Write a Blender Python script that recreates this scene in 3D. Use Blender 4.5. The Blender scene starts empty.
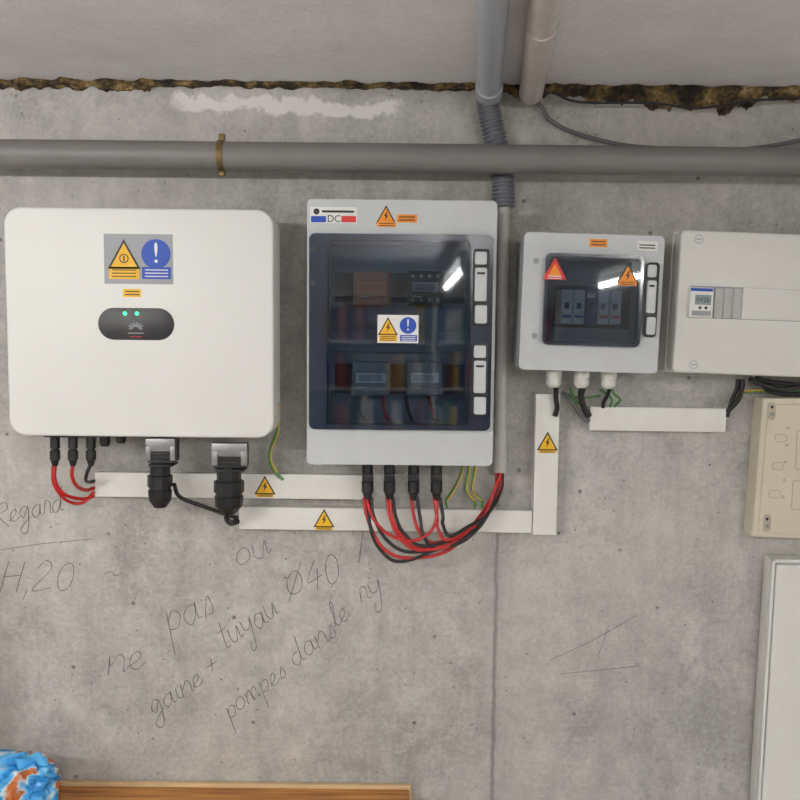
import bpy, bmesh, math, random
from mathutils import Vector, Matrix, noise
random.seed(7)
D=1.75; H=1.6
R=Matrix.Rotation(math.radians(90-4.5),3,'X')@Matrix.Rotation(math.radians(0.6),3,'Z')
sc=bpy.context.scene
cam=bpy.data.cameras.new('camera'); cam.sensor_width=36; cam.lens=36; cam.clip_start=0.02
co=bpy.data.objects.new('camera',cam); sc.collection.objects.link(co)
co.matrix_world=Matrix.Translation((0,-D,H))@R.to_4x4(); sc.camera=co
sc.view_settings.view_transform='Standard'
def P(px,py,d=0.0):
    """photo measurement -> metric point on the plane d metres in front of the wall"""
    v=R@Vector(((px-400)/800,(400-py)/800,-1)); t=(D-d)/v.y
    return Vector((v.x*t,-d,H+v.z*t))
def S(d): return (D-d)/800
def lin(c):
    return tuple(((x/255)/12.92 if x/255<=0.04045 else ((x/255+0.055)/1.055)**2.4) for x in c)+(1,)
# ---------------- materials
MC={}
def mat(name,c,rough=0.5,metal=0.0,var=0.06,scale=30,bump=0.0,emit=None,coat=0):
    if name in MC: return MC[name]
    m=bpy.data.materials.new(name); m.use_nodes=True; nt=m.node_tree; b=nt.nodes['Principled BSDF']
    b.inputs['Roughness'].default_value=rough; b.inputs['Metallic'].default_value=metal
    if coat: b.inputs['Coat Weight'].default_value=coat
    tc=nt.nodes.new('ShaderNodeTexCoord'); n=nt.nodes.new('ShaderNodeTexNoise'); n.inputs['Scale'].default_value=scale; n.inputs['Detail'].default_value=5
    nt.links.new(tc.outputs['Object'],n.inputs['Vector'])
    r=nt.nodes.new('ShaderNodeValToRGB'); L=lin(c)
    r.color_ramp.elements[0].position=0.3; r.color_ramp.elements[1].position=0.7
    r.color_ramp.elements[0].color=tuple(x*(1-var) for x in L[:3])+(1,)
    r.color_ramp.elements[1].color=tuple(min(1,x*(1+var)) for x in L[:3])+(1,)
    nt.links.new(n.outputs['Fac'],r.inputs['Fac']); nt.links.new(r.outputs['Color'],b.inputs['Base Color'])
    if bump:
        bp=nt.nodes.new('ShaderNodeBump'); bp.inputs['Strength'].default_value=bump; bp.inputs['Distance'].default_value=0.002
        nt.links.new(n.outputs['Fac'],bp.inputs['Height']); nt.links.new(bp.outputs['Normal'],b.inputs['Normal'])
    if emit:
        b.inputs['Emission Color'].default_value=lin(c); b.inputs['Emission Strength'].default_value=emit
    MC[name]=m; return m
WHITE=mat('white_painted_metal',(217,217,213),0.45,var=0.015,scale=8)
WHITE2=mat('white_plastic',(214,213,207),0.4,var=0.02)
GREYP=mat('light_grey_plastic',(192,195,197),0.4,var=0.02)
TRK=mat('trunking_white',(222,221,215),0.45,var=0.03)
BLACK=mat('black_plastic',(22,22,24),0.4)
BLKR=mat('black_rubber',(28,28,30),0.5)
RED=mat('red_wire',(180,28,25),0.4)
GRN=mat('green_wire',(78,130,66),0.45)
YEL=mat('yellow_print',(232,178,20),0.5,var=0.02)
ORG=mat('orange_print',(232,142,38),0.5,var=0.02)
BLU=mat('blue_print',(18,70,168),0.5,var=0.02)
REDP=mat('red_print',(208,48,44),0.5,var=0.02)
WPR=mat('white_print',(224,224,220),0.5,var=0.02)
GPR=mat('grey_print',(150,152,156),0.5,var=0.02)
DGR=mat('dark_print',(30,30,32),0.5)
METAL=mat('steel',(150,150,150),0.35,0.9)
BRASS=mat('brass',(120,100,62),0.45,0.7)
PIPE=mat('grey_pvc',(118,115,113),0.45,var=0.08,scale=9)
PIPE2=mat('light_grey_pvc',(170,174,181),0.4,var=0.04)
PIPE3=mat('beige_pvc',(194,185,179),0.5,var=0.08)
FLEX=mat('corrugated_grey_pvc',(108,111,118),0.45)
COND=mat('conduit_pvc',(184,183,178),0.45)
BEIGE=mat('beige_plastic',(206,197,178),0.5,var=0.03)
INNER=mat('inner_panel',(150,160,172),0.5)
NAVY=mat('navy_door_border',(36,45,62),0.12,coat=0.3)
LED=mat('green_led',(40,255,120),0.5,emit=4)
ALU=mat('aluminium',(120,122,124),0.5,0.7)
def smoke():
    m=bpy.data.materials.new('smoked_acrylic'); m.use_nodes=True; nt=m.node_tree; nt.nodes.clear()
    o=nt.nodes.new('ShaderNodeOutputMaterial'); mx=nt.nodes.new('ShaderNodeMixShader')
    t=nt.nodes.new('ShaderNodeBsdfTransparent'); t.inputs['Color'].default_value=(0.60,0.65,0.71,1)
    g=nt.nodes.new('ShaderNodeBsdfGlossy'); g.inputs['Roughness'].default_value=0.03
    f=nt.nodes.new('ShaderNodeFresnel'); f.inputs['IOR'].default_value=1.55
    nt.links.new(f.outputs[0],mx.inputs[0]); nt.links.new(t.outputs[0],mx.inputs[1]); nt.links.new(g.outputs[0],mx.inputs[2]); nt.links.new(mx.outputs[0],o.inputs[0])
    return m
SMOKE=smoke()
# ---------------- mesh helpers
def mk(name,bm,m,smooth=True,ang=35):
    me=bpy.data.meshes.new(name); bmesh.ops.recalc_face_normals(bm,faces=bm.faces); bm.to_mesh(me); bm.free()
    if m: me.materials.append(m)
    o=bpy.data.objects.new(name,me); sc.collection.objects.link(o)
    if smooth:
        me.shade_smooth()
        try: me.set_sharp_from_angle(angle=math.radians(ang))
        except Exception: pass
    return o
def box(name,x0,x1,y0,y1,z0,z1,m,bev=0.0,seg=3):
    bm=bmesh.new(); bmesh.ops.create_cube(bm,size=1)
    for v in bm.verts: v.co=Vector(((x0+x1)/2+v.co.x*(x1-x0),(y0+y1)/2+v.co.y*(y1-y0),(z0+z1)/2+v.co.z*(z1-z0)))
    if bev: bmesh.ops.bevel(bm,geom=list(bm.edges),offset=bev,segments=seg,affect='EDGES',profile=0.5)
    return mk(name,bm,m)
def rc(a,b,c,e,d):
    """photo rect measured on plane d -> x0,x1,z0,z1"""
    my=(b+e)/2; mx=(a+c)/2
    return P(a,my,d).x,P(c,my,d).x,P(mx,e,d).z,P(mx,b,d).z
def pbox(name,a,b,c,e,d0,d1,m,bev=0.0,seg=3):
    x0,x1,z0,z1=rc(a,b,c,e,d1)
    return box(name,x0,x1,-d1,-d0,z0,z1,m,bev,seg)
def rr(x0,x1,z0,z1,r,n=8):
    pts=[]
    for cx,cz,a0 in((x1-r,z1-r,0),(x0+r,z1-r,90),(x0+r,z0+r,180),(x1-r,z0+r,270)):
        for i in range(n+1):
            a=math.radians(a0+90*i/n); pts.append((cx+r*math.cos(a),cz+r*math.sin(a)))
    return pts
def prism(name,pts,y0,y1,m,bev=0,seg=3):
    """polygon (x,z) extruded from y1(back) to y0(front), y0<y1"""
    bm=bmesh.new(); vs=[bm.verts.new((x,y0,z)) for x,z in pts]; f=bm.faces.new(vs)
    r=bmesh.ops.extrude_face_region(bm,geom=[f])
    for v in [g for g in r['geom'] if isinstance(g,bmesh.types.BMVert)]: v.co.y=y1
    bm.faces.ensure_lookup_table()
    if bev:
        es=[e for e in bm.edges if abs(e.verts[0].co.y-y0)<1e-6 and abs(e.verts[1].co.y-y0)<1e-6]
        bmesh.ops.bevel(bm,geom=es,offset=bev,segments=seg,affect='EDGES',profile=0.5)
    return mk(name,bm,m)
def prr(name,a,b,c,e,d0,d1,rpx,m,bev=0):
    x0,x1,z0,z1=rc(a,b,c,e,d1)
    return prism(name,rr(x0,x1,z0,z1,rpx*S(d1)),-d1,-d0,m,bev)
def ring(name,o,i,y0,y1,m):
    """frame: outer pts/inner pts same count"""
    bm=bmesh.new(); n=len(o)
    A=[bm.verts.new((x,y0,z)) for x,z in o]; B=[bm.verts.new((x,y0,z)) for x,z in i]
    C=[bm.verts.new((x,y1,z)) for x,z in o]; E=[bm.verts.new((x,y1,z)) for x,z in i]
    for k in range(n):
        j=(k+1)%n
        bm.faces.new((A[k],A[j],B[j],B[k])); bm.faces.new((C[k],C[j],E[j],E[k]))
        bm.faces.new((A[k],A[j],C[j],C[k])); bm.faces.new((B[k],B[j],E[j],E[k]))
    return mk(name,bm,m)
def lathe(name,p0,p1,prof,m,n=24,squash=None):
    """revolve along p0->p1, prof [(t,r)]"""
    ax=(p1-p0); L=ax.length; ax=ax.normalized(); u=ax.orthogonal().normalized(); w=ax.cross(u)
    bm=bmesh.new(); rings=[]
    for t,r in prof:
        rings.append([bm.verts.new(p0+ax*L*t+(u*math.cos(2*math.pi*k/n)+w*math.sin(2*math.pi*k/n))*r) for k in range(n)])
    for a,b in zip(rings,rings[1:]):
        for k in range(n): bm.faces.new((a[k],a[(k+1)%n],b[(k+1)%n],b[k]))
    bm.faces.new(rings[0]); bm.faces.new(rings[-1])
    return mk(name,bm,m,ang=30)
def catmull(pts,res=10):
    if len(pts)<3: return [pts[0].lerp(pts[-1],i/res) for i in range(res+1)]
    out=[]; q=[2*pts[0]-pts[1]]+pts+[2*pts[-1]-pts[-2]]
    for i in range(1,len(q)-2):
        a,b,c,d=q[i-1:i+3]
        for k in range(res):
            t=k/res; out.append(0.5*((2*b)+(c-a)*t+(2*a-5*b+4*c-d)*t*t+(3*b-a-3*c+d)*t**3))
    out.append(pts[-1]); return out
def tube(name,pts,rad,m,res=10,n=12,rf=None):
    c=catmull(pts,res); bm=bmesh.new(); rings=[]; up=None
    for i,p in enumerate(c):
        t=(c[min(i+1,len(c)-1)]-c[max(i-1,0)]).normalized()
        if up is None: up=t.orthogonal().normalized()
        up=(up-t*up.dot(t)).normalized(); w=t.cross(up)
        r=rf(i) if rf else rad
        rings.append([bm.verts.new(p+(up*math.cos(2*math.pi*k/n)+w*math.sin(2*math.pi*k/n))*r) for k in range(n)])
    for a,b in zip(rings,rings[1:]):
        for k in range(n): bm.faces.new((a[k],a[(k+1)%n],b[(k+1)%n],b[k]))
    bm.faces.new(rings[0]); bm.faces.new(rings[-1])
    return mk(name,bm,m,ang=60)
def wire(name,l,rpx,m,res=10):
    pts=[P(*q) for q in l]
    return tube(name,pts,rpx*S(0.06),m,res)
def text(name,s,px,py,d,hpx,m,rot=0):
    cu=bpy.data.curves.new(name,'FONT'); cu.body=s; cu.size=hpx*1.35*S(d); cu.align_x='CENTER'; cu.align_y='CENTER'; cu.extrude=0.0001
    cu.materials.append(m); o=bpy.data.objects.new(name,cu); sc.collection.objects.link(o)
    o.location=P(px,py,d+0.0004); o.rotation_euler=(math.pi/2,rot,0); return o
def group(name,ch,c=None,ry=0):
    if c is None:
        pts=[o.matrix_basis@Vector(b) for o in ch for b in o.bound_box]
        c=Vector([(min(p[i] for p in pts)+max(p[i] for p in pts))/2 for i in range(3)])
    e=bpy.data.objects.new(name,None); e.empty_display_size=0.05; sc.collection.objects.link(e); e.location=c
    for o in ch: o.location=o.location-c; o.parent=e
    e.rotation_euler=(0,math.radians(ry),0)
    return e
def tri(name,px,py,d,h,m,th=0.0006):
    s=S(d); p=P(px,py,d); w=h*0.56
    pts=[(p.x-w*s,p.z-h*.5*s),(p.x+w*s,p.z-h*.5*s),(p.x,p.z+h*.5*s)]
    return prism(name,pts,-d-th,-d,m)
def warn_tri(px,py,d,h,m=None,bolt=True):
    """warning triangle: coloured sheet, black outline, bolt"""
    out=[tri('triangle_border',px,py,d,h,DGR,0.0005),tri('triangle_face',px,py+h*.035,d,h*.8,m or YEL,0.0008)]
    if not bolt: return out
    s=S(d)*h/20; p=P(px,py+h*.1,d)
    bp=[(1.0,5),(-2.2,0),(-.2,0),(-1.4,-5),(2.4,.9),(.3,.9),(2.0,5)]
    out.append(prism('bolt',[(p.x+x*s,p.z+y*s) for x,y in bp],-d-0.0011,-d,DGR))
    return out
def disc(name,px,py,d,r,m,th=0.0006,n=28):
    p=P(px,py,d); rr_=r*S(d)
    return prism(name,[(p.x+rr_*math.cos(2*math.pi*k/n),p.z+rr_*math.sin(2*math.pi*k/n)) for k in range(n)],-d-th,-d,m)
def tlines(px0,px1,ys,d,m,h=0.9):
    return [pbox('text_line',px0,y-h/2,px1,y+h/2,d,d+0.0007,m) for y in ys]
# ---------------- room shell
def concrete(name,c0,c1,wallx=False):
    m=bpy.data.materials.new(name); m.use_nodes=True; nt=m.node_tree; N=nt.nodes; Lk=nt.links; b=N['Principled BSDF']; b.inputs['Roughness'].default_value=0.85
    tc=N.new('ShaderNodeTexCoord'); v=tc.outputs['Object']
    def nz(scale,det=6,rough=.6,vec=None):
        n=N.new('ShaderNodeTexNoise'); n.inputs['Scale'].default_value=scale; n.inputs['Detail'].default_value=det; n.inputs['Roughness'].default_value=rough; Lk.new(vec or v,n.inputs['Vector']); return n.outputs['Fac']
    def mth(op,a,b_=None,c=None,clamp=False):
        n=N.new('ShaderNodeMath'); n.operation=op; n.use_clamp=clamp
        for i,x in enumerate((a,b_,c)):
            if x is None: continue
            if isinstance(x,(int,float)): n.inputs[i].default_value=x
            else: Lk.new(x,n.inputs[i])
        return n.outputs[0]
    def mr(x,a,b_,c=0,d=1):
        n=N.new('ShaderNodeMapRange'); n.inputs[1].default_value=a; n.inputs[2].default_value=b_; n.inputs[3].default_value=c; n.inputs[4].default_value=d; Lk.new(x,n.inputs[0]); return n.outputs[0]
    def mixc(f,a,b_):
        n=N.new('ShaderNodeMix'); n.data_type='RGBA'
        if isinstance(f,(int,float)): n.inputs[0].default_value=f
        else: Lk.new(f,n.inputs[0])
        for i,x in ((6,a),(7,b_)):
            if isinstance(x,tuple): n.inputs[i].default_value=x
            else: Lk.new(x,n.inputs[i])
        return n.outputs[2]
    big=nz(2.2,8,.62); fine=nz(90,6,.75); mid=nz(11,8,.7)
    f=mth('ADD',mth('MULTIPLY',big,.40),mth('ADD',mth('MULTIPLY',mid,.3),mth('MULTIPLY',fine,.30)))
    col=mixc(mr(f,.42,.58),lin(c0),lin(c1))
    h=mth('ADD',mth('MULTIPLY',fine,.35),mth('MULTIPLY',mid,.6))
    if wallx:
        sx=N.new('ShaderNodeSeparateXYZ'); Lk.new(v,sx.inputs[0]); X,Z=sx.outputs[0],sx.outputs[2]
        # bug holes
        pit=None
        for sc_,th in((22,.76),(48,.76)):
            vo=N.new('ShaderNodeTexVoronoi'); vo.inputs['Scale'].default_value=sc_; Lk.new(v,vo.inputs['Vector'])
            sel=N.new('ShaderNodeSeparateColor'); Lk.new(vo.outputs['Color'],sel.inputs[0])
            p_=mth('MULTIPLY',mr(vo.outputs['Distance'],.06,.12,1,0),mth('GREATER_THAN',sel.outputs[0],th),clamp=True)
            pit=p_ if pit is None else mth('MAXIMUM',pit,p_)
        # drips / vertical streaks
        mp=N.new('ShaderNodeMapping'); mp.inputs['Scale'].default_value=(9,1,1.1); Lk.new(v,mp.inputs[0])
        st=nz(2.0,5,.6,mp.outputs[0])
        col=mixc(mth('MULTIPLY',mr(st,.50,.70),.35),col,lin((134,132,128)))
        # scratches
        for rot,th,cc in((.7,.66,(208,205,199)),(-.5,.67,(208,205,199)),(1.3,.67,(110,107,104))):
            mp2=N.new('ShaderNodeMapping'); mp2.inputs['Scale'].default_value=(3,1,55); mp2.inputs['Rotation'].default_value=(0,rot,0); Lk.new(v,mp2.inputs[0])
            sc2=nz(3.0,4,.5,mp2.outputs[0])
            col=mixc(mth('MULTIPLY',mr(sc2,th,th+.05),.3),col,lin(cc))
        # dark blotches and pale laitance
        bl=nz(4.5,9,.75)
        col=mixc(mth('MULTIPLY',mr(bl,.52,.64),.42),col,lin((128,126,121)))
        lt=nz(6.3,9,.8)
        col=mixc(mth('MULTIPLY',mr(lt,.52,.64),.5),col,lin((208,205,200)))
        wz=nz(1.1,4,.5)
        col=mixc(mth('MULTIPLY',mr(wz,.5,.62),.3),col,lin((180,175,167)))
        gr=nz(35,6,.8)
        col=mixc(mth('MULTIPLY',mr(gr,.60,.68),.5),col,lin((116,113,109)))
        col=mixc(mth('MULTIPLY',pit,.7),col,lin((80,77,73)))
        # formwork seam
        xs=P(495,640).x; zs=P(495,480).z
        wob=mth('MULTIPLY',mth('SUBTRACT',nz(14,4,.6),.5),.014)
        ds=mth('ABSOLUTE',mth('ADD',mth('SUBTRACT',X,xs),wob))
        low=mr(Z,zs+.02,zs-.02)
        seam=mth('MULTIPLY',mr(ds,.001,.006,1,0),low,clamp=True)
        halo=mth('MULTIPLY',mr(ds,.0,.05,1,0),low,clamp=True)
        col=mixc(mth('MULTIPLY',halo,.3),col,lin((130,127,123)))
        col=mixc(mth('MULTIPLY',seam,.55),col,lin((92,89,86)))
        # white filler patch under the ceiling
        pa=P(168,95); pb=P(402,113)
        nn=nz(16,6,.7); nx=mth('MULTIPLY',mth('SUBTRACT',nn,.5),.12)
        slope=mth('ADD',Z,mth('MULTIPLY',mth('SUBTRACT',X,pa.x),.03))
        az=mth('ABSOLUTE',mth('SUBTRACT',mth('ADD',slope,mth('MULTIPLY',nx,.8)),(pa.z+pb.z)/2+.004))
        ax=mth('ABSOLUTE',mth('SUBTRACT',X,(pa.x+pb.x)/2))
        pm=mth('MULTIPLY',mr(az,.010,.018,1,0),mr(mth('ADD',ax,nx),.22,.25,1,0),clamp=True)
        col=mixc(mth('MULTIPLY',pm,.85),col,lin((222,219,216)))
        # damp darker area low at the left edge
        dk=mth('MULTIPLY',mr(mth('ADD',X,mth('MULTIPLY',nx,1.5)),P(30,600).x,P(-20,600).x),mr(Z,P(0,520).z,P(0,580).z),clamp=True)
        col=mixc(mth('MULTIPLY',dk,.5),col,lin((112,106,98)))
        h=mth('SUBTRACT',mth('SUBTRACT',h,mth('MULTIPLY',pit,.6)),mth('MULTIPLY',seam,.8))
    Lk.new(col,b.inputs['Base Color'])
    bp=N.new('ShaderNodeBump'); bp.inputs['Strength'].default_value=.6; bp.inputs['Distance'].default_value=.004; Lk.new(h,bp.inputs['Height']); Lk.new(bp.outputs[0],b.inputs['Normal'])
    return m
CW=concrete('concrete_wall',(150,148,143),(194,192,187),True)
CC=concrete('concrete_ceiling',(220,217,217),(238,236,236))
CF=concrete('concrete_floor',(160,158,155),(184,182,179))
XL,XR,YF=-2.4,2.6,-4.9
ZC=P(400,85).z
box('wall_back',XL-.1,XR+.1,0,.15,-.1,ZC+.15,CW)
box('ceiling',XL-.1,XR+.1,YF-.1,0,ZC,ZC+.15,CC)
box('floor',XL-.1,XR+.1,YF-.1,0,-.1,0,CF)
PW=concrete('painted_wall',(198,198,195),(214,214,211))
box('wall_left',XL-.1,XL,YF-.1,0,0,ZC,PW); box('wall_right',XR,XR+.1,YF-.1,0,0,ZC,PW); box('wall_front',XL,XR,YF-.1,YF,0,ZC,PW)
# ---------------- insulation strip along the joint
def foam():
    m=bpy.data.materials.new('mineral_wool'); m.use_nodes=True; nt=m.node_tree; b=nt.nodes['Principled BSDF']; b.inputs['Roughness'].default_value=.95
    tc=nt.nodes.new('ShaderNodeTexCoord'); n=nt.nodes.new('ShaderNodeTexNoise'); n.inputs['Scale'].default_value=26; n.inputs['Detail'].default_value=8; n.inputs['Roughness'].default_value=.75
    r=nt.nodes.new('ShaderNodeValToRGB'); e=r.color_ramp.elements; e[0].position=.40; e[0].color=lin((28,24,20)); e[1].position=.68; e[1].color=lin((170,155,124))
    k=e.new(.49); k.color=lin((70,57,41)); k=e.new(.58); k.color=lin((130,106,62))
    nt.links.new(tc.outputs['Object'],n.inputs['Vector']); nt.links.new(n.outputs['Fac'],r.inputs[0]); nt.links.new(r.outputs[0],b.inputs['Base Color'])
    bm=bmesh.new(); nx=700; nn=14; rings=[]
    for i in range(nx+1):
        px=-60+i*(940/nx); p=P(px,85); 
        T=4+ (3 if px<150 else 0) + 5*max(0,min(1,(px-430)/120)) + 7*max(0,min(1,(px-560)/60))*(1-max(0,min(1,(px-740)/40)))
        T*=.85+.5*noise.noise(Vector((px*.02,3,1)))+.5*noise.noise(Vector((px*.07,8,2)))
        T=max(T,2)*S(0); dp=.018+.02*noise.noise(Vector((px*.05,1,9)))
        rg=[]
        for k in range(nn+1):
            a=math.pi/2*k/nn; q=1+.3*noise.noise(Vector((px*.10,a*2.5,4)))+.25*noise.noise(Vector((px*.35,a*5,2)))
            rg.append(bm.verts.new((p.x,-.0005-dp*math.cos(a)*q,ZC-.0005-T*math.sin(a)*q*1.2)))
        rings.append(rg)
    for a,b2 in zip(rings,rings[1:]):
        for k in range(nn): bm.faces.new((a[k],a[k+1],b2[k+1],b2[k]))
    return mk('mineral_wool_insulation',bm,m,ang=80)
foam()
# ---------------- drain pipe with clamp
a=P(-200,151.5,.085); b=P(1000,164.5,.085); 
dp=[lathe('pipe',a,b,[(0,.0288),(1,.0288)],PIPE,40)]
ax=(b-a).normalized(); c=a+ax*((P(222,156,.085)-a).dot(ax))
dp+=[lathe('clamp_band',c-ax*.006,c+ax*.006,[(0,.0292),(0,.0315),(1,.0315),(1,.0292)],BRASS,40),
     box('clamp_ear',c.x-.006,c.x+.006,-.09,-.08,c.z+.030,c.z+.044,BRASS,.002),
     box('clamp_ear',c.x-.006,c.x+.006,-.09,-.08,c.z-.040,c.z-.030,BRASS,.002),
     box('clamp_rod',c.x-.004,c.x+.004,-.06,-.001,c.z-.004,c.z+.004,METAL)]
group('drain_pipe',dp)
# ---------------- ceiling pipes
p0=P(489,93,.045); p1=P(493,0,.5); q=p0+(p1-p0)*3
group('grey_conduit_pipe',[lathe('pipe',p0,q,[(0,.0245),(1,.0245)],PIPE2,32),lathe('coupling',p0-(p1-p0)*.02,p0+(p1-p0)*.12,[(0,.0245),(0,.028),(1,.028),(1,.0245)],PIPE2,32)])
p0=P(531,93,.03); p1=P(546,0,.5); q=p0+(p1-p0)*3; e0=p0+(p1-p0)*.55
group('beige_drain_pipe',[lathe('pipe',p0,q,[(0,.025),(1,.025)],PIPE3,32),lathe('sleeve',e0,e0+(p1-p0)*.25,[(0,.025),(0,.0275),(1,.0275),(1,.025)],PIPE3,32)])
# corrugated hose
pts=[P(488,90,.045),P(488,104,.034),P(492,125,.028),P(499,155,.0265),P(503,180,.0265),P(503.5,208,.027)]
group('corrugated_conduit',[tube('hose',pts,.02,FLEX,res=28,n=24,rf=lambda i:(.0245 if (i//2)%2 else .0205))])
# rigid conduit
c0=P(504,206,.028); c1=P(500,472,.028)
cd=[lathe('tube',c0,c1,[(0,.0125),(.14,.0125),(.141,.0125),(1,.0125)],COND,24),lathe('sleeve',c0.lerp(c1,.86),c1,[(0,.0125),(0,.0138),(1,.0138),(1,.0115)],COND,24)]
for t in(.36,.8):
    k=c0.lerp(c1,t); cd.append(box('clip',k.x-.018,k.x+.018,-.022,-.0005,k.z-.008,k.z+.008,COND,.003))
group('rigid_conduit',cd)
# cable along wall upper right
cb=[wire('cable',[(536,102,.02),(542,108,.02),(550,120,.016),(575,133,.012),(630,146,.01),(720,150,.012),(770,146,.03),(830,134,.03)],2.2,mat('grey_cable',(96,96,98),.5)),
    wire('cable_thin',[(552,92,.035),(580,102,.035),(650,103,.035),(700,108,.035),(760,100,.035),(830,98,.035)],1.3,BLKR)]
group('electric_cable',cb)
# ---------------- solar inverter
d=.16
inv=[]
x0,x1,z0,z1=rc(6,208,273.5,437,d)
inv.append(prism('front_cover',rr(x0,x1,z0,z1,.034,12),-d,-.075,WHITE,.005,4))
inv.append(prism('rear_heatsink_body',rr(x0+.02,x1-.02,z0+.006,z1-.02,.03,10),-.08,-.02,ALU))
for i in range(24):
    x=x0+.05+i*(x1-x0-.1)/23; inv.append(box('fin',x-.0015,x+.0015,-.02,-.006,z0+.03,z1-.04,ALU))
inv.append(box('wall_bracket',x0+.12,x1-.12,-.03,-.0005,z1-.12,z1-.07,METAL))
inv.append(box('bottom_plate',x0+.03,x1-.03,-.13,-.05,z0-.004,z0+.01,BLACK,.003))
# label
inv.append(pbox('label',104,234,173,284,d,d+.0006,GPR))
inv+=warn_tri(124,254,d+.0005,29,bolt=False)
inv.append(disc('pictogram_ring',124,258.5,d+.0014,4.6,DGR,.0006)); inv.append(disc('ring_face',124,258.5,d+.0018,3.6,YEL,.0006))
inv.append(pbox('pictogram_bar',123.3,255.5,124.7,261.5,d+.0018,d+.0028,DGR))
inv.append(disc('blue_disc',156,254,d+.0005,14.5,BLU)); inv.append(text('exclamation','!',156,254,d+.0011,21,WPR))
inv+= [pbox('text_back',109,267,139,279,d+.0005,d+.001,YEL),pbox('text_back',142,267,171,279,d+.0005,d+.001,BLU)]
inv+=tlines(112,136,(270,273.2,276.4),d+.001,DGR)+tlines(145,168,(270,273.2,276.4),d+.001,WPR)
inv.append(pbox('small_label',123,289,141,297,d,d+.0006,YEL)); inv+=tlines(125,139,(291.5,294.5),d+.0004,DGR,1.1)
inv.append(prr('display_panel',98,308,174,340,d-.001,d+.0015,15.8,BLACK,.0008))
for a_,b_ in((125,313.5),(137,313.5)): inv.append(disc('led',a_,b_,d+.0015,1.8,LED))
GL=mat('logo_grey',(120,120,122),.5)
s=S(d); pc=P(136,329.5,d)
for k in range(8):
    an=math.radians(8+k*164/7); L=5.6 if 0<k<7 else 4.6
    u=Vector((math.cos(an),math.sin(an))); w=Vector((-u.y,u.x))
    pt=[u*1.6,u*3.4+w*.75,u*L*1+w*.5,u*(L+.6),u*L-w*.5,u*3.4-w*.75]
    inv.append(prism('logo_petal',[(pc.x+q_.x*s*1.45,pc.z+q_.y*s*1.25) for q_ in pt],-d-.0021,-d-.001,GL))
inv+=tlines(128,144,(333.2,),d+.0012,GL,1.6)+tlines(130,142,(336.8,),d+.0012,REDP,.7)
# bottom connectors
dc_=.1
def conn(px,y0,y1,d,r,m=BLACK,n=20):
    s=S(d)
    return lathe('mc4_connector',P(px,y0,d),P(px,y1,d),[(0,r*s*.75),(.12,r*s*.75),(.13,r*s),(.45,r*s),(.46,r*s*.8),(.52,r*s*.8),(.53,r*s*1.08),(.8,r*s*1.08),(.82,r*s*.9),(1,r*s*.55)],m,n)
for x in(55,73,91): inv.append(conn(x,433,466,dc_,4.6))
for x in(105,121): inv.append(lathe('blanking_cap',P(x,433,dc_),P(x,446 if x<115 else 443,dc_),[(0,.010),(.7,.010),(1,.008)],BLACK))
inv.append(box('switch_plate',P(48,437,dc_).x,P(100,437,dc_).x,-.12,-.08,z0-.008,z0,mat('darkgrey',(60,62,64),.5),.002))
def bigconn(px,top,bot,w,d=.1):
    s=S(d); o=[]
    o.append(pbox('connector_hood',px-w*.55,top,px+w*.55,top+(bot-top)*.34,d-.025,d+.025,BLACK,.004))
    o.append(pbox('steel_latch',px-w*.62,top-3,px+w*.62,top+11,d+.012,d+.028,METAL,.002))
    o.append(pbox('latch_arm',px-w*.62,top+5,px-w*.4,top+20,d+.012,d+.029,METAL,.002))
    o.append(pbox('latch_arm',px+w*.4,top+5,px+w*.62,top+20,d+.012,d+.029,METAL,.002))
    o.append(lathe('gland_nut',P(px,top+(bot-top)*.3,d),P(px,bot,d),[(0,w*.42*s),(.3,w*.42*s),(.31,w*.52*s),(.55,w*.52*s),(.56,w*.45*s),(.62,w*.45*s),(.63,w*.5*s),(.85,w*.46*s),(1,w*.26*s)],BLACK,10))
    for k in range(4): o.append(pbox('rib',px-w*.5,top+12+k*4,px+w*.5,top+14+k*4,d-.02,d+.0265,BLACK,.001))
    return o
inv+=bigconn(160,441,507,24)+bigconn(229,446,513,29)
inv.append(box('earth_lug',P(275,400,.1).x-.004,P(275,400,.1).x+.006,-.11,-.09,P(275,412,.1).z,P(275,392,.1).z,METAL,.001))
group('solar_inverter',inv)
# ---------------- trunking
def qtrunk(pa,pb,w,dep):
    """channel + cover between two photo points"""
    A=P(*pa,dep); B=P(*pb,dep); s=S(dep)*w/2; u=(B-A).normalized(); n=Vector((-u.z,0,u.x))
    o=[]
    for nm,k,y0,y1 in(('channel',.94,0,dep-.005),('cover',1.0,dep-.009,dep)):
        pts=[A-n*s*k,B-n*s*k,B+n*s*k,A+n*s*k]
        o.append(prism(nm,[(q.x,q.z) for q in pts],-y1,-y0-.0001,TRK,.0012 if nm=='cover' else 0))
    return o
T1=qtrunk((95,484.5),(364,487.5),25,.03)
T1+=warn_tri(265,485,.0305,19)+[pbox('sticker_text_panel',256.5,493,273.5,497,.03,.0308,YEL)]+tlines(258,272,(494.2,496),.0308,DGR,.7)
group('cable_trunking',T1)
T2=qtrunk((239,518),(532,522),23,.034)+warn_tri(324,518,.0345,19)+[pbox('sticker_text_panel',315.5,526,332.5,530,.034,.0348,YEL)]+tlines(317,331,(527.2,529),.0348,DGR,.7)
group('cable_trunking',T2)
T3=qtrunk((548,394),(544.5,535),24,.04)+warn_tri(547.5,441,.0405,19)+[pbox('sticker_text_panel',539,449,556,453,.04,.0408,YEL)]+tlines(540.5,554.5,(450.2,452),.0408,DGR,.7)
group('cable_trunking',T3)
group('cable_trunking',qtrunk((590,418.5),(726,420.5),24,.032))
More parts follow.
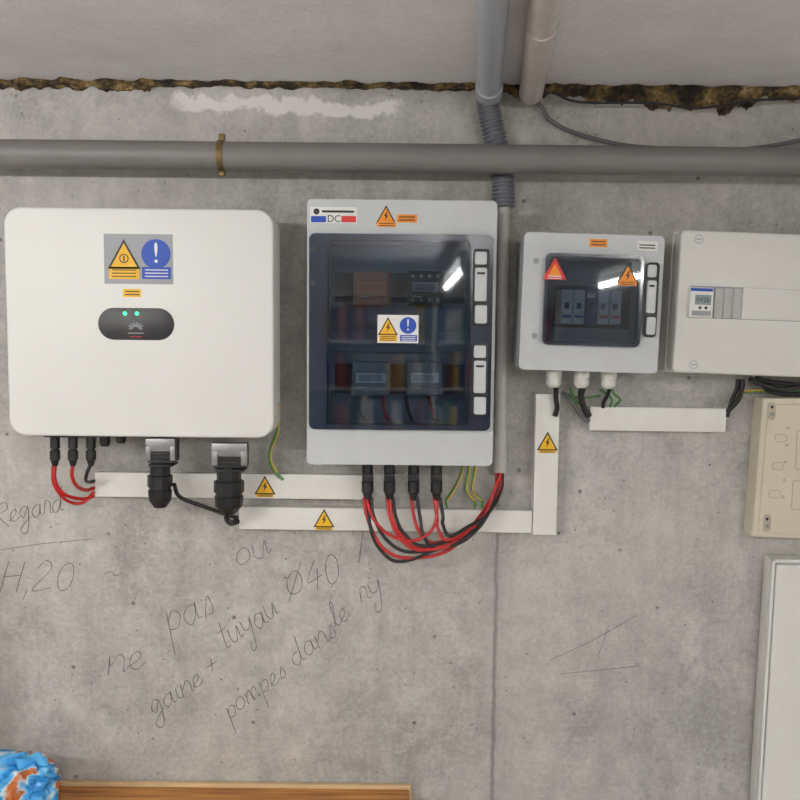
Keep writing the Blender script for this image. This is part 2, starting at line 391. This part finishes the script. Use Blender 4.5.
# ---------------- DC enclosure
def enclosure(name,O,Dr,W,df,extra,inner_d,ry=0,latches=()):
    """O outer px rect, Dr door px rect, W window px rect"""
    ch=[]
    x0,x1,z0,z1=rc(*O,df); wx0,wx1,wz0,wz1=rc(*W,df)
    m_=.004
    ch.append(ring('front_frame',rr(x0,x1,z0,z1,.010),rr(wx0,wx1,wz0,wz1,.003),-df,-df*.55,GREYP))
    ch.append(ring('base_walls',rr(x0+m_,x1-m_,z0+m_,z1-m_,.009),rr(x0+m_+.004,x1-m_-.004,z0+m_+.004,z1-m_-.004,.006),-df*.56,0-.0005,GREYP))
    ch.append(box('back_plate',x0+.006,x1-.006,-.006,-.001,z0+.006,z1-.006,GREYP))
    ch.append(box('inner_plate',x0+.006,x1-.006,-inner_d,-inner_d+.004,z0+.006,z1-.006,INNER))
    dx0,dx1,dz0,dz1=rc(*Dr,df+.012)
    r_=.012
    wx0,wx1,wz0,wz1=rc(*W,df+.012)
    ch.append(ring('door_border',rr(dx0,dx1,dz0,dz1,r_),rr(wx0,wx1,wz0,wz1,.006),-df-.012,-df+.0005,NAVY))
    ch.append(prism('door_glass',rr(wx0-.002,wx1+.002,wz0-.002,wz1+.002,.006),-df-.014,-df-.010,SMOKE))
    for l in latches:
        a,b,c,e=l; dd=df+.012
        ch.append(prr('latch_surround',a,b,c,e,dd,dd+.003,4,BLACK,.001))
        h=e-b
        ch.append(prr('latch_cap',a+2,b+2.5,c-2,b+h*.2,dd+.002,dd+.006,2,GREYP,.001))
        ch.append(prr('latch_lever',a+2,b+h*.24,c-2,b+h*.68,dd+.002,dd+.010,2,GREYP,.002))
        ch.append(pbox('latch_grip',a+4,b+h*.3,c-4,b+h*.33,dd+.008,dd+.0108,BLACK))
        ch.append(prr('latch_foot',a+2,b+h*.73,c-2,e-2.5,dd+.002,dd+.006,2,GREYP,.001))
    ch+=extra
    return group(name,ch,ry=ry)
df=.15; dd=df+.014
ex=[]
# label DC
ex.append(pbox('label',310,207,357,223,df,df+.0006,WPR)); ex.append(pbox('blue_band',311,216,326,222.3,df+.0004,df+.001,BLU)); ex.append(pbox('red_band',341.5,216,356,222.3,df+.0004,df+.001,REDP))
ex.append(text('label_text','DC',334,219,df+.0006,7,DGR)); ex.append(disc('label_dot',316.5,211.5,df+.0004,3,DGR)); ex+=tlines(322,354,(211.5,),df+.0004,DGR,2.2)
ex+=warn_tri(386,214.5,df+.0002,18,ORG)+[pbox('sticker_text_panel',377,222,396,227,df,df+.0008,ORG)]+tlines(379,394,(223.5,225.6),df+.0006,DGR,.7)
ex.append(pbox('orange_label',397,214.5,417,222.5,df,df+.0007,ORG)); ex+=tlines(399,415,(217,220),df+.0005,DGR,1.2)
# centre sticker on the glass
ex.append(pbox('door_label',377.5,315,418.5,343,dd,dd+.0006,WPR)); ex+=warn_tri(388,326,dd+.0005,18); ex.append(pbox('lbl',379,335,397,341.5,dd+.0004,dd+.001,YEL)); ex+=tlines(380.5,395.5,(336.6,338.4,340.2),dd+.0007,DGR,.7)
ex.append(disc('blue_disc',408,325.5,dd+.0005,8.3,BLU)); ex.append(text('exclamation','!',408,325.5,dd+.0011,12,WPR)); ex.append(pbox('lbl',400,335,417,341.5,dd+.0004,dd+.001,BLU)); ex+=tlines(401.5,415.5,(336.6,338.4,340.2),dd+.0007,WPR,.7)
# modules inside
BRN=mat('brown_module',(190,124,84),.5); DM=mat('dark_module',(40,41,44),.5); LG=mat('module_grey',(225,228,230),.5); LG2=mat('module_midgrey',(150,154,158),.5)
ORB=mat('module_orange_label',(235,140,95),.5)
for (a,b,c,e),m in(((353,271,390,305),BRN),((408,271,443,305),DM),((352,362,390,396),LG2),((407,362,443,396),LG2)):
    ex.append(pbox('module',a,b,c,e,.06,.115,m,.003))
    ex.append(pbox('module_step',a+2,b+9,c-2,e-9,.11,.125,m,.002))
    ex.append(pbox('module_label',a+4,b+11,c-4,b+21,.124,.1256,LG if m is LG2 else ORB if m is BRN else GPR))
    ex+=tlines(a+7,c-8,(b+14,b+16,b+18),.125,DGR,.8)
    ex+=tlines(a+5,a+14,(b+25,),.116,WPR,2)
    for k in range(4):
        xx=a+5+k*(c-a-10)/3
        ex.append(disc('screw',xx,b+5,.1152,1.8,METAL)); ex.append(disc('screw',xx,e-5,.1152,1.8,METAL))
for yy in(288,379):
    ex.append(pbox('din_cutout',335,yy-15,464,yy+15,.058,.064,mat('cutout',(62,68,76),.6)))
ex.append(pbox('cross_bar',330,330,466,352,.06,.085,INNER,.002))
# wiring inside
for k in range(4):
    ex.append(wire('inner_wire',[(362+k*22,396,.08),(360+k*24,410,.09),(368+k*23,426,.09)],1.8,RED if k%2 else BLKR))
for y in(249,283): ex.append(disc('hinge_screw',313,y,df+.012,2.6,DM,.002))
# bottom glands
for x in(368,390,414,437):
    ex.append(conn(x-0.5,460,500,.085,5.6)); ex.append(pbox('connector_clip',x-6,474,x+5,482,.075,.098,BLACK,.002))
enclosure('electrical_enclosure',(307,200,495,465),(309,234,492,430),(328,241,469,424),df,ex,.062,latches=((473,249,489,326),(472,343,488,417)))
# ---------------- AC enclosure
df=.13; dd=df+.014; ex=[]
ex.append(pbox('orange_label',588,239,606,247,df,df+.0006,ORG)); ex+=tlines(590,604,(241.5,244.5),df+.0004,DGR,1)
ex.append(pbox('white_label',636,240,656,249.5,df,df+.0006,WPR)); ex+=tlines(638,654,(244,246.8),df+.0004,DGR,1.2)
ex+=[tri('warning_sticker',554,269,dd,21,REDP,.0006),tri('sticker_face',554,270.5,dd+.0003,12,ORG,.0006),pbox('sticker_text_panel',545,275.5,563,280.5,dd,dd+.0008,REDP)]+tlines(547,561,(277,279),dd+.0008,WPR,.8)
ex+=warn_tri(627,273,dd+.0002,20,ORG)+[pbox('sticker_text_panel',618,280,636,285,dd,dd+.0008,ORG)]+tlines(620,634,(281.4,283.4),dd+.0008,DGR,.8)
for k in range(5):
    a=561+k*12.2; m=LG if k in(0,1,3,4) else mat('breaker_blue',(90,110,150),.5)
    ex.append(pbox('breaker_body',a,290,a+11.6,324,.045,.10,m,.002)); ex.append(pbox('breaker_nose',a+.6,299,a+11,314,.098,.11,m,.002))
    ex.append(pbox('toggle',a+4,303,a+8,309,.108,.118,mat('toggle_blue',(40,70,140),.4) if k%2 else BLACK,.001))
    ex.append(pbox('breaker_label',a+1.5,293,a+10,298,.0995,.1008,WPR)); ex.append(pbox('breaker_band',a+1.5,315.5,a+10,318,.0995,.1008,BLU if k<3 else REDP))
ex.append(pbox('module_cutout',553,286,632,328,.042,.047,mat('cutout',(62,68,76),.6)))
for y in(262,337): ex.append(disc('corner_screw',535,y,df,3,GPR,.001))
# glands
for x in(555,583,610):
    ex.append(lathe('cable_gland',P(x,369,.07),P(x,388,.07),[(0,.009),(.1,.009),(.11,.0165),(.45,.0165),(.46,.0145),(.55,.0145),(.56,.0158),(.85,.0150),(1,.009)],WHITE2,12))
enclosure('electrical_enclosure',(521.5,234,661,371.5),(544,254,642,346),(548,258,638,342),df,ex,.046,ry=1.2,latches=((645,261,658,336),))
# ---------------- distribution board
d=.10; ex=[]
x0,x1,z0,z1=rc(677,233.5,880,376,d)
ex.append(prism('base',rr(x0-.002,x1+.002,z0-.002,z1+.002,.008),-.055,-.0005,WHITE2))
ex.append(prism('cover',rr(x0,x1,z0,z1,.010),-d,-.05,WHITE2,.004))
ex.append(pbox('window_recess',689,289,870,321,d-.003,d+.0005,GPR))
ex.append(pbox('meter',689.5,289.5,713.5,320,d-.02,d+.012,WPR,.002)); ex.append(pbox('meter_lcd',695,297,711,307,d+.011,d+.0125,mat('lcd',(120,140,140),.3)))
ex.append(pbox('meter_band',690.5,290.5,712.5,293.5,d+.011,d+.0126,BLU)); ex.append(text('meter_digits','0426',703,302,d+.0125,5,DGR)); ex.append(pbox('meter_foot',692,313,711,318,d+.011,d+.0125,GPR))
for a_,b_ in((700,310),(706,310)): ex.append(disc('meter_button',a_,b_,d+.0122,1.5,DGR))
BG=mat('blank_grey',(176,176,174),.5)
for k in range(3): ex.append(pbox('blank_module',714.5+k*9.2,289.8,723.2+k*9.2,319.8,d-.002,d+.006,BG,.001))
ex.append(pbox('window_blank',742,289.5,870,320.5,d-.002,d+.0015,WHITE2,.0005))
for a_,b_ in((697,241.5),(695,367)): 
    ex+= [disc('screw_cap',a_,b_,d,4.3,GPR,.0005),disc('screw_face',a_,b_,d+.0003,3.7,WHITE2,.0006),pbox('slot',a_-2.5,b_-.5,a_+2.5,b_+.5,d+.0005,d+.0012,GPR)]
group('distribution_board',ex,ry=1.6)
# ---------------- beige box
d=.045; ex=[]
A=[P(763,398,d),P(860,398,d),P(850,541,d),P(752,537,d)]
ex.append(prism('base',[(q.x,q.z) for q in A][::-1],-d,-.0005,BEIGE,.004))
I=[P(768,404,d),P(855,404,d),P(846,535,d),P(757.5,532,d)]
ex.append(prism('raised_panel',[(q.x,q.z) for q in I][::-1],-d-.003,-d+.001,BEIGE,.002))
BD=mat('beige_dark',(178,168,148),.6)
for a_,b_ in((772,411),(767,523)): ex+=[prr('knockout',a_-4,b_-9,a_+4,b_+9,d+.002,d+.0036,4,BD),disc('screw',a_,b_+3,d+.0034,2.3,METAL),disc('screw',a_,b_-4,d+.0034,1.6,DM)]
for y in(428,445,462,480,497):
    ex.append(disc('knock_ring',788-(y-428)*.07,y,d+.003,1.5,BD,.0005))
for (a_,b_) in((775,438),(772,466),(769,494)): ex+=[prr('embossed_slot',a_,b_-4,a_+12,b_+4,d+.002,d+.0037,3,BD),prr('slot_face',a_+.7,b_-3.3,a_+11.3,b_+3.3,d+.002,d+.0041,2.5,BEIGE)]
for q_ in((796,430,812,470),(792,480,808,510)): ex+=[prr('embossed_slot',*q_,d+.002,d+.0037,3,BD),prr('slot_face',q_[0]+.8,q_[1]+.8,q_[2]-.8,q_[3]-.8,d+.002,d+.0041,2.5,BEIGE)]
group('junction_box',ex)
# ---------------- shallow white cabinet lower right
x=P(763,680,.045).x; zt=P(785,561,.045).z
ex=[box('carcass',x,x+.6,-.034,-.003,.05,zt,WHITE2,.003),box('door_panel',x+.010,x+.298,-.045,-.035,.06,zt-.012,WHITE2,.003),box('door_panel',x+.304,x+.588,-.045,-.035,.06,zt-.012,WHITE2,.003),
    box('edge_rim',x,x+.007,-.047,-.034,.05,zt,WHITE,.002),box('edge_rim',x,x+.6,-.047,-.034,zt-.008,zt,WHITE,.002),
    box('plinth',x+.02,x+.58,-.03,-.005,0,.05,DM),box('handle',x+.27,x+.282,-.065,-.045,.5,.62,METAL,.003)]
group('white_cabinet',ex,ry=.8)
# ---------------- wooden workbench
def wood():
    m=bpy.data.materials.new('pine_wood'); m.use_nodes=True; nt=m.node_tree; b=nt.nodes['Principled BSDF']; b.inputs['Roughness'].default_value=.6
    tc=nt.nodes.new('ShaderNodeTexCoord'); mp=nt.nodes.new('ShaderNodeMapping'); mp.inputs['Scale'].default_value=(1.5,25,25); n=nt.nodes.new('ShaderNodeTexNoise'); n.inputs['Scale'].default_value=3; n.inputs['Detail'].default_value=6
    r=nt.nodes.new('ShaderNodeValToRGB'); r.color_ramp.elements[0].position=.35; r.color_ramp.elements[0].color=lin((156,96,48)); r.color_ramp.elements[1].position=.65; r.color_ramp.elements[1].color=lin((212,152,86))
    nt.links.new(tc.outputs['Object'],mp.inputs[0]); nt.links.new(mp.outputs[0],n.inputs['Vector']); nt.links.new(n.outputs[0],r.inputs[0]); nt.links.new(r.outputs[0],b.inputs['Base Color']); return m
WD=wood()
LW=mat('pale_wood_edge',(206,176,134),.6,var=.08)
zt=P(230,789,.03).z; xr=P(411,795,.05).x; xl=-1.25
ex=[box('back_rail',xl,xr,-.016,-.004,zt-.12,zt+.003,LW,.002),box('top_board',xl,xr-.004,-.55,-.017,zt-.03,zt-.004,WD,.002),box('end_strip',xr-.004,xr+.004,-.55,-.03,zt-.03,zt,LW,.001)]
for a_ in(xl+.03,xr-.08):
    for b_ in(-.53,-.09): ex.append(box('leg',a_,a_+.05,b_,b_+.05,0,zt-.03,WD,.002))
group('wooden_workbench',ex)
# ---------------- blue plastic bag
def bag():
    m=bpy.data.materials.new('blue_plastic_film'); m.use_nodes=True; nt=m.node_tree; b=nt.nodes['Principled BSDF']; b.inputs['Roughness'].default_value=.2
    tc=nt.nodes.new('ShaderNodeTexCoord'); n=nt.nodes.new('ShaderNodeTexNoise'); n.inputs['Scale'].default_value=9; n.inputs['Detail'].default_value=2; n.inputs['Distortion'].default_value=1.6
    r=nt.nodes.new('ShaderNodeValToRGB'); r.color_ramp.interpolation='EASE'; e=r.color_ramp.elements; e[0].position=.44; e[0].color=lin((40,135,205)); e[1].position=.56; e[1].color=lin((190,108,56)); k=e.new(.50); k.color=lin((90,175,225)); k=e.new(.53); k.color=lin((190,205,212))
    nt.links.new(tc.outputs['Object'],n.inputs['Vector']); nt.links.new(n.outputs[0],r.inputs[0]); nt.links.new(r.outputs[0],b.inputs['Base Color'])
    d=.2; c=P(0,790,d); c.z=zt+.065; bm=bmesh.new(); bmesh.ops.create_icosphere(bm,subdivisions=6,radius=1)
    for v in bm.verts:
        q=v.co.copy(); w=noise.noise(q*1.7+Vector((3,1,2)))*.18+abs(noise.noise(q*3.5+Vector((1,7,2))))*.28+abs(noise.noise(q*9+Vector((4,2,2))))*.10
        q*=.90+w; q.x=math.copysign(abs(q.x)**.7,q.x) if q.x else 0; q.z=math.copysign(abs(q.z)**.55,q.z) if q.z else 0
        v.co=Vector((c.x+q.x*.112,c.y+q.y*.08,max(zt-.0035,c.z+q.z*.094)))
    o=mk('bag_body',bm,m,ang=180)
    bm=bmesh.new(); A=[];
    for i in range(61):
        t=i/60; x=c.x-.11+.215*t; zz=c.z+.082+.006*math.sin(t*7+1)+.003*math.sin(t*23); y=c.y-.01+.006*math.sin(t*31)
        A.append([bm.verts.new((x,y+.004*math.sin(t*40+k),zz+k*.007)) for k in range(4)])
    for a_,b_ in zip(A,A[1:]):
        for k in range(3): bm.faces.new((a_[k],b_[k],b_[k+1],a_[k+1]))
    return group('blue_plastic_bag',[o,mk('seal_strip',bm,mat('blue_seal',(80,165,220),.25),ang=180)])
bag()
# ---------------- wiring
w=[]
w.append(wire('wire',[(55,464,.1),(55,480,.1),(64,494,.08),(82,499,.05),(94,496,.032)],1.8,RED))
w.append(wire('wire',[(73,464,.1),(72,476,.1),(77,486,.08),(86,490,.05),(94,488,.032)],1.8,RED))
w.append(wire('wire',[(53,466,.1),(54,484,.095),(66,500,.075),(82,503,.05),(94,492,.032)],1.6,RED))
w.append(wire('wire',[(91,464,.1),(87,473,.1),(86,480,.08),(89,482,.05),(94,481,.032)],1.8,BLKR))
group('dc_string_wires',w)
w=[wire('cable',[(174,484,.1),(180,497,.075),(205,507,.06),(225,514,.045),(238,518,.03)],2.0,BLKR),
   wire('cable',[(229,508,.1),(227,518,.085),(231,523,.055),(238,521,.03)],3.0,BLKR)]
group('ac_power_cable',w)
w=[wire('wire',[(277,403,.1),(277,430,.07),(270,450,.04),(270,462,.035),(276,473,.034),(283,480,.034)],1.5,GRN),
   wire('wire_stripe',[(278.5,403,.1),(278.5,430,.07),(271.5,450,.04),(271.5,462,.035),(277.5,473,.034)],.8,YEL)]
group('earth_wire',w)
w=[]
st=[(364,RED,558),(371,BLKR,552),(387,RED,550),(393,BLKR,546),(411,RED,543),(417,BLKR,549),(434,RED,540),(440,BLKR,536)]
for i,(x,m,yb) in enumerate(st):
    k=i/7.0
    xm=x+(440-x)*.42+6
    w.append(wire('wire',[(x,497,.085),(x+3,517,.095),(x+(xm-x)*.45,yb-12,.1+.004*(i%3)),(xm+4,yb,.1+.005*(i%4)),(xm+(488-xm)*.55,yb-8-k*2,.09+.004*(i%3)),(480+(i%4)*2,516,.06+.004*(i%4)),(495+(i%4)*2,490,.036),(497+(i%4)*1.8,469,.03)],1.75,m))
w.append(wire('wire',[(368,498,.085),(370,525,.1),(377,545,.1),(392,560,.1),(410,560,.1),(435,550,.1),(465,540,.095),(488,514,.065),(500,470,.03)],1.75,BLKR))
w.append(wire('wire',[(390,498,.088),(393,520,.1),(404,538,.105),(425,549,.11),(455,544,.1),(482,520,.07),(502,470,.033)],1.75,RED))
w.append(wire('wire',[(437,498,.085),(436,520,.1),(428,534,.108),(410,541,.11),(388,534,.108),(373,518,.1),(367,500,.09)],1.6,RED))
group('dc_cable_bundle',w)
w=[]
for i,(x,xe) in enumerate(((470,474),(476,481),(463,446))):
    w.append(wire('wire',[(x,459,.034),(x-2,474,.034),(x-4 if i<2 else x-10,490,.036),(xe,500,.036),(xe+1,508,.0365)],1.4,GRN))
    w.append(wire('wire_stripe',[(x+1,459,.036),(x-1,475,.036),(x-3 if i<2 else x-9,491,.038),(xe+1,501,.038)],.6,YEL))
group('earth_wire',w)
GC=mat('grey_cable',(96,96,98),.5)
w=[wire('cable',[(556,388,.07),(556,398,.06),(557,408,.048),(555,416,.044)],2.6,BLKR),wire('cable',[(583,387,.07),(581,396,.06),(584,408,.04),(589,416,.034)],3.2,BLKR),
   wire('cable',[(610,387,.07),(608,394,.06),(604,402,.045),(603,407,.034)],2.0,BLKR),
   wire('cable',[(562,392,.03),(572,400,.03),(580,414,.03),(589,422,.03)],2.2,GC)]
group('power_cable',w)
w=[wire('cable',[(742,379,.05),(742,388,.05),(738,400,.04),(727,412,.03)],2.6,BLKR),wire('cable',[(738,379,.04),(737,388,.04),(732,400,.03),(727,417,.03)],2.2,BLKR),
   wire('cable',[(800,387,.06),(780,389,.06),(760,384,.05),(750,379,.05)],2.6,BLKR),wire('cable',[(830,388,.04),(790,384,.04),(770,382,.04),(756,378,.04)],2.6,BLKR),wire('cable',[(830,393,.03),(795,394,.03),(770,391,.03),(757,378,.03)],2.2,BLKR)]
group('power_cable',w)
w=[wire('wire',[(612,388,.068),(614,394,.05),(620,400,.034),(614,407,.03)],1.3,GRN),wire('wire',[(600,390,.05),(610,396,.04),(612,402,.034),(610,407,.03)],1.3,GRN),wire('wire',[(570,388,.04),(575,400,.034),(583,406,.034),(589,411,.03)],1.3,GRN),
   wire('wire',[(562,394,.03),(568,394,.03),(580,398,.03),(600,396,.03)],1.2,GRN)]
group('earth_wire',w)
w=[wire('wire',[(727,411,.02),(734,398,.02),(746,392,.02),(770,391,.02),(830,392,.02)],1.3,GRN),wire('wire_stripe',[(728,409.5,.022),(735,396.5,.022),(747,391,.022),(771,390,.022)],.7,YEL)]
group('earth_wire',w)
# ---------------- pencil handwriting on the concrete
def circ(cx,cy,rx,ry,a0=0,a1=380,n=10): return [(cx+rx*math.cos(math.radians(a0+(a1-a0)*i/n)),cy+ry*math.sin(math.radians(a0+(a1-a0)*i/n))) for i in range(n+1)]
G={'n':([[(0,0),(.05,1),(.1,.5),(.5,1),(.75,.7),(.75,0),(1,.2)]],1),'e':([[(-.1,.2),(.5,.6),(.45,1),(.1,.8),(.05,.2),(.4,0),(.8,.3)]],.85),
'p':([[(.1,1.1),(.0,-1.2)],[(.05,.6),(.4,1),(.75,.7),(.5,.05),(.05,.2)]],.9),'a':([[(.7,.9),(.3,1),(0,.5),(.25,0),(.6,.3),(.72,1),(.72,.2),(1,.1)]],1.05),
's':([[(0,0),(.35,1),(.5,.5),(.45,.05),(.1,.1)],],.75),'o':([circ(.4,.5,.38,.5)],.95),'u':([[(0,1),(.05,.2),(.4,0),(.7,.9),(.75,.1),(1,.15)]],1.05),
'g':([[(.7,.9),(.3,1),(0,.5),(.3,.1),(.7,.9),(.65,-.8),(.3,-1.2),(0,-.7),(.9,.1)]],1.0),'i':([[(.1,1),(.1,.2),(.4,.1)],[(.15,1.5),(.2,1.6)]],.5),
't':([[(.25,1.9),(.15,.2),(.5,.1)],[(-.1,1.3),(.55,1.35)]],.65),'y':([[(0,1),(.15,.3),(.55,.4),(.75,1)],[(.75,1),(.5,-1),(.1,-1.1),(.2,-.5)]],.95),
'f':([circ(.5,.8,.45,.7),[(.05,-.2),(1,1.9)]],1.25),'4':([[(.5,1.8),(0,.6),(.9,.7)],[(.65,1.2),(.55,-.1)]],1.1),'0':([circ(.4,.9,.38,.9)],1.1),
'm':([[(0,0),(.05,1),(.1,.6),(.4,1),(.5,.1),(.6,.8),(.9,1),(1,.1),(1.2,.2)]],1.3),'d':([[(.6,.9),(.2,.9),(0,.4),(.3,0),(.65,.5),(.9,2),(.7,.3),(1,.1)]],1.1),
'l':([[(0,.2),(.5,1.7),(.3,1.9),(.15,.3),(.5,.1)]],.6),'r':([[(0,.1),(.15,1.1),(.5,.9),(.5,.2),(.75,.1)]],.7),'+':([[(0,.6),(.9,.7)],[(.45,1.1),(.4,.1)]],1.2),
'R':([[(.1,0),(.2,2)],[(0,1.8),(.8,2),(.9,1.4),(.2,1),(1,-.1)]],1.2),'H':([[(0,0),(.1,2)],[(.8,0),(.9,2)],[(0,1),(.9,1.05)]],1.2),'2':([[(0,1.5),(.4,1.9),(.7,1.4),(0,0),(.9,.1)]],1.1),
',':([[(.1,.2),(0,-.4)]],.4),' ':([],.8),'1':([[(0,1.3),(.4,1.9),(.35,0)]],.7),'~':([[(0,.5),(.3,.8),(.6,.4),(.9,.7)]],1.2),'-':([[(0,.6),(.7,.6)]],.9)}
PEN=mat('pencil_graphite',(100,98,95),.7,var=.15)
def write(s,px,py,ang,h,wf=1.0,rad=.0009):
    cu=bpy.data.curves.new('stroke','CURVE'); cu.dimensions='3D'; cu.bevel_depth=rad; cu.bevel_resolution=1; cu.materials.append(PEN)
    a=math.radians(ang); x=0
    for ch in s:
        st,wd=G[ch]; jy=random.uniform(-.12,.12)*h
        for k in st:
            pts=[]
            for (u,v) in k:
                U=(x+u+v*.22)*h*wf; V=v*h+jy+random.uniform(-.05,.05)*h
                pts.append(P(px+U*math.cos(a)-V*math.sin(a),py-U*math.sin(a)-V*math.cos(a),.0003))
            c=catmull(pts,6)
            sp=cu.splines.new('POLY'); sp.points.add(len(c)-1)
            for i,q in enumerate(c): sp.points[i].co=(q.x,q.y,q.z,1); sp.points[i].radius=.85+.2*math.sin(i*.7+x)
        x+=wd
    o=bpy.data.objects.new('stroke',cu); sc.collection.objects.link(o); return o
hw=[write('ne',108,674,14,17,1.25),write('pas',170,634,28,18,1.1),write('ou',238,568,28,15,1.3),
    write('gaine',154,716,32,12,1.15),write('+',208,674,26,13),write('tuyau',226,650,34,14,1.0),write('f40',288,600,20,16,1.1),write('1',350,566,10,22,1.2),
    write('pompes',230,720,38,11.5,1.15),write('dans',296,668,40,13,1.1),write('le',336,628,38,12,1.1),write('ry',362,604,30,13,1.2),
    write('Regard',-3,528,16,12,1.0),write('H,20',0,594,4,15,1.35),write('~',102,580,0,12,1.6)]
ln=bpy.data.curves.new('underline','CURVE'); ln.dimensions='3D'; ln.bevel_depth=.0007; ln.materials.append(PEN)
for A in([(0,550),(40,544),(92,539)],[(550,660),(590,642),(636,616)],[(598,656),(608,628)],[(560,674),(640,666)]):
    sp=ln.splines.new('POLY'); sp.points.add(len(A)-1)
    for i,q in enumerate(A):
        v=P(*q,.0001); sp.points[i].co=(v.x,v.y,v.z,1); sp.points[i].radius=.8
lo=bpy.data.objects.new('underline',ln); sc.collection.objects.link(lo); hw.append(lo)
group('pencil_handwriting',hw)
# ---------------- lamps (suspended fluorescent battens, the first one an added light)
TUBE=bpy.data.materials.new('fluorescent_tube'); TUBE.use_nodes=True; b=TUBE.node_tree.nodes['Principled BSDF']; b.inputs['Emission Color'].default_value=(1,.985,.965,1); b.inputs['Emission Strength'].default_value=162; b.inputs['Base Color'].default_value=(1,1,1,1)
def lamp(a,b,drop=.2):
    a=Vector(a); b=Vector(b); u=(b-a).normalized(); n=Vector((-u.y,u.x,0))
    z=ZC-drop+.09; lo_=Vector((min(a.x,b.x)-abs(n.x)*.02,min(a.y,b.y)-abs(n.y)*.02)); hi=Vector((max(a.x,b.x)+abs(n.x)*.02,max(a.y,b.y)+abs(n.y)*.02))
    ch=[box('housing',lo_.x,hi.x,lo_.y,hi.y,z-.03,z,WHITE2,.004)]
    ch.append(lathe('tube',Vector((a.x,a.y,z-.09))+u*.03,Vector((b.x,b.y,z-.09))-u*.03,[(0,.014),(1,.014)],TUBE,16))
    for p,sg in((a,1),(b,-1)):
        q=Vector((p.x,p.y,0))+u*.015*sg
        ch.append(box('socket',q.x-.012,q.x+.012,q.y-.012,q.y+.012,z-.11,z-.02,WHITE2,.002))
        q=Vector((p.x,p.y,0))+u*.2*sg
        ch.append(lathe('hanger_rod',Vector((q.x,q.y,z-.005)),Vector((q.x,q.y,ZC-.0005)),[(0,.003),(1,.003)],METAL,8))
    group('fluorescent_lamp',ch)
lamp((-2.1,-2.05,0),(-.85,-2.05,0))  # invented batten, added to light the wall and kept clear of door reflections
lamp((.30,-2.5,0),(.30,-4.0,0))
lamp((1.25,-2.1,0),(1.25,-3.6,0))
# ---------------- bookcase opposite the wall (seen only as a reflection in the doors)
ex=[]; X0,X1=-.7,1.2; Y0=YF+.01
zs=[.05,.45,.85,1.2,1.55,1.9]
for x in(X0,X1-.03,.24): ex.append(box('upright',x,x+.03,Y0,Y0+.3,0,2.0,WHITE2))
for z in zs: ex.append(box('shelf',X0,X1,Y0,Y0+.3,z,z+.02,WHITE2))
cols=[mat('book_%d'%i,c,.6) for i,c in enumerate([(150,40,35),(40,70,120),(220,215,200),(60,60,65),(200,170,60),(70,120,80),(190,100,50)])]
for z in zs[:-1]:
    x=X0+.04
    while x<X1-.08:
        t=random.uniform(.02,.06); h=random.uniform(.18,.28)
        if not(.2<x+t and x<.28): ex.append(box('book',x,x+t-.002,Y0+.05,Y0+random.uniform(.2,.28),z+.02,z+.02+h,random.choice(cols)))
        x+=t+(random.random()<.15)*.08
group('bookcase',ex)
wd=bpy.data.worlds.new('world'); sc.world=wd; wd.use_nodes=True; wd.node_tree.nodes['Background'].inputs[0].default_value=(.6,.65,.7,1); wd.node_tree.nodes['Background'].inputs[1].default_value=.1
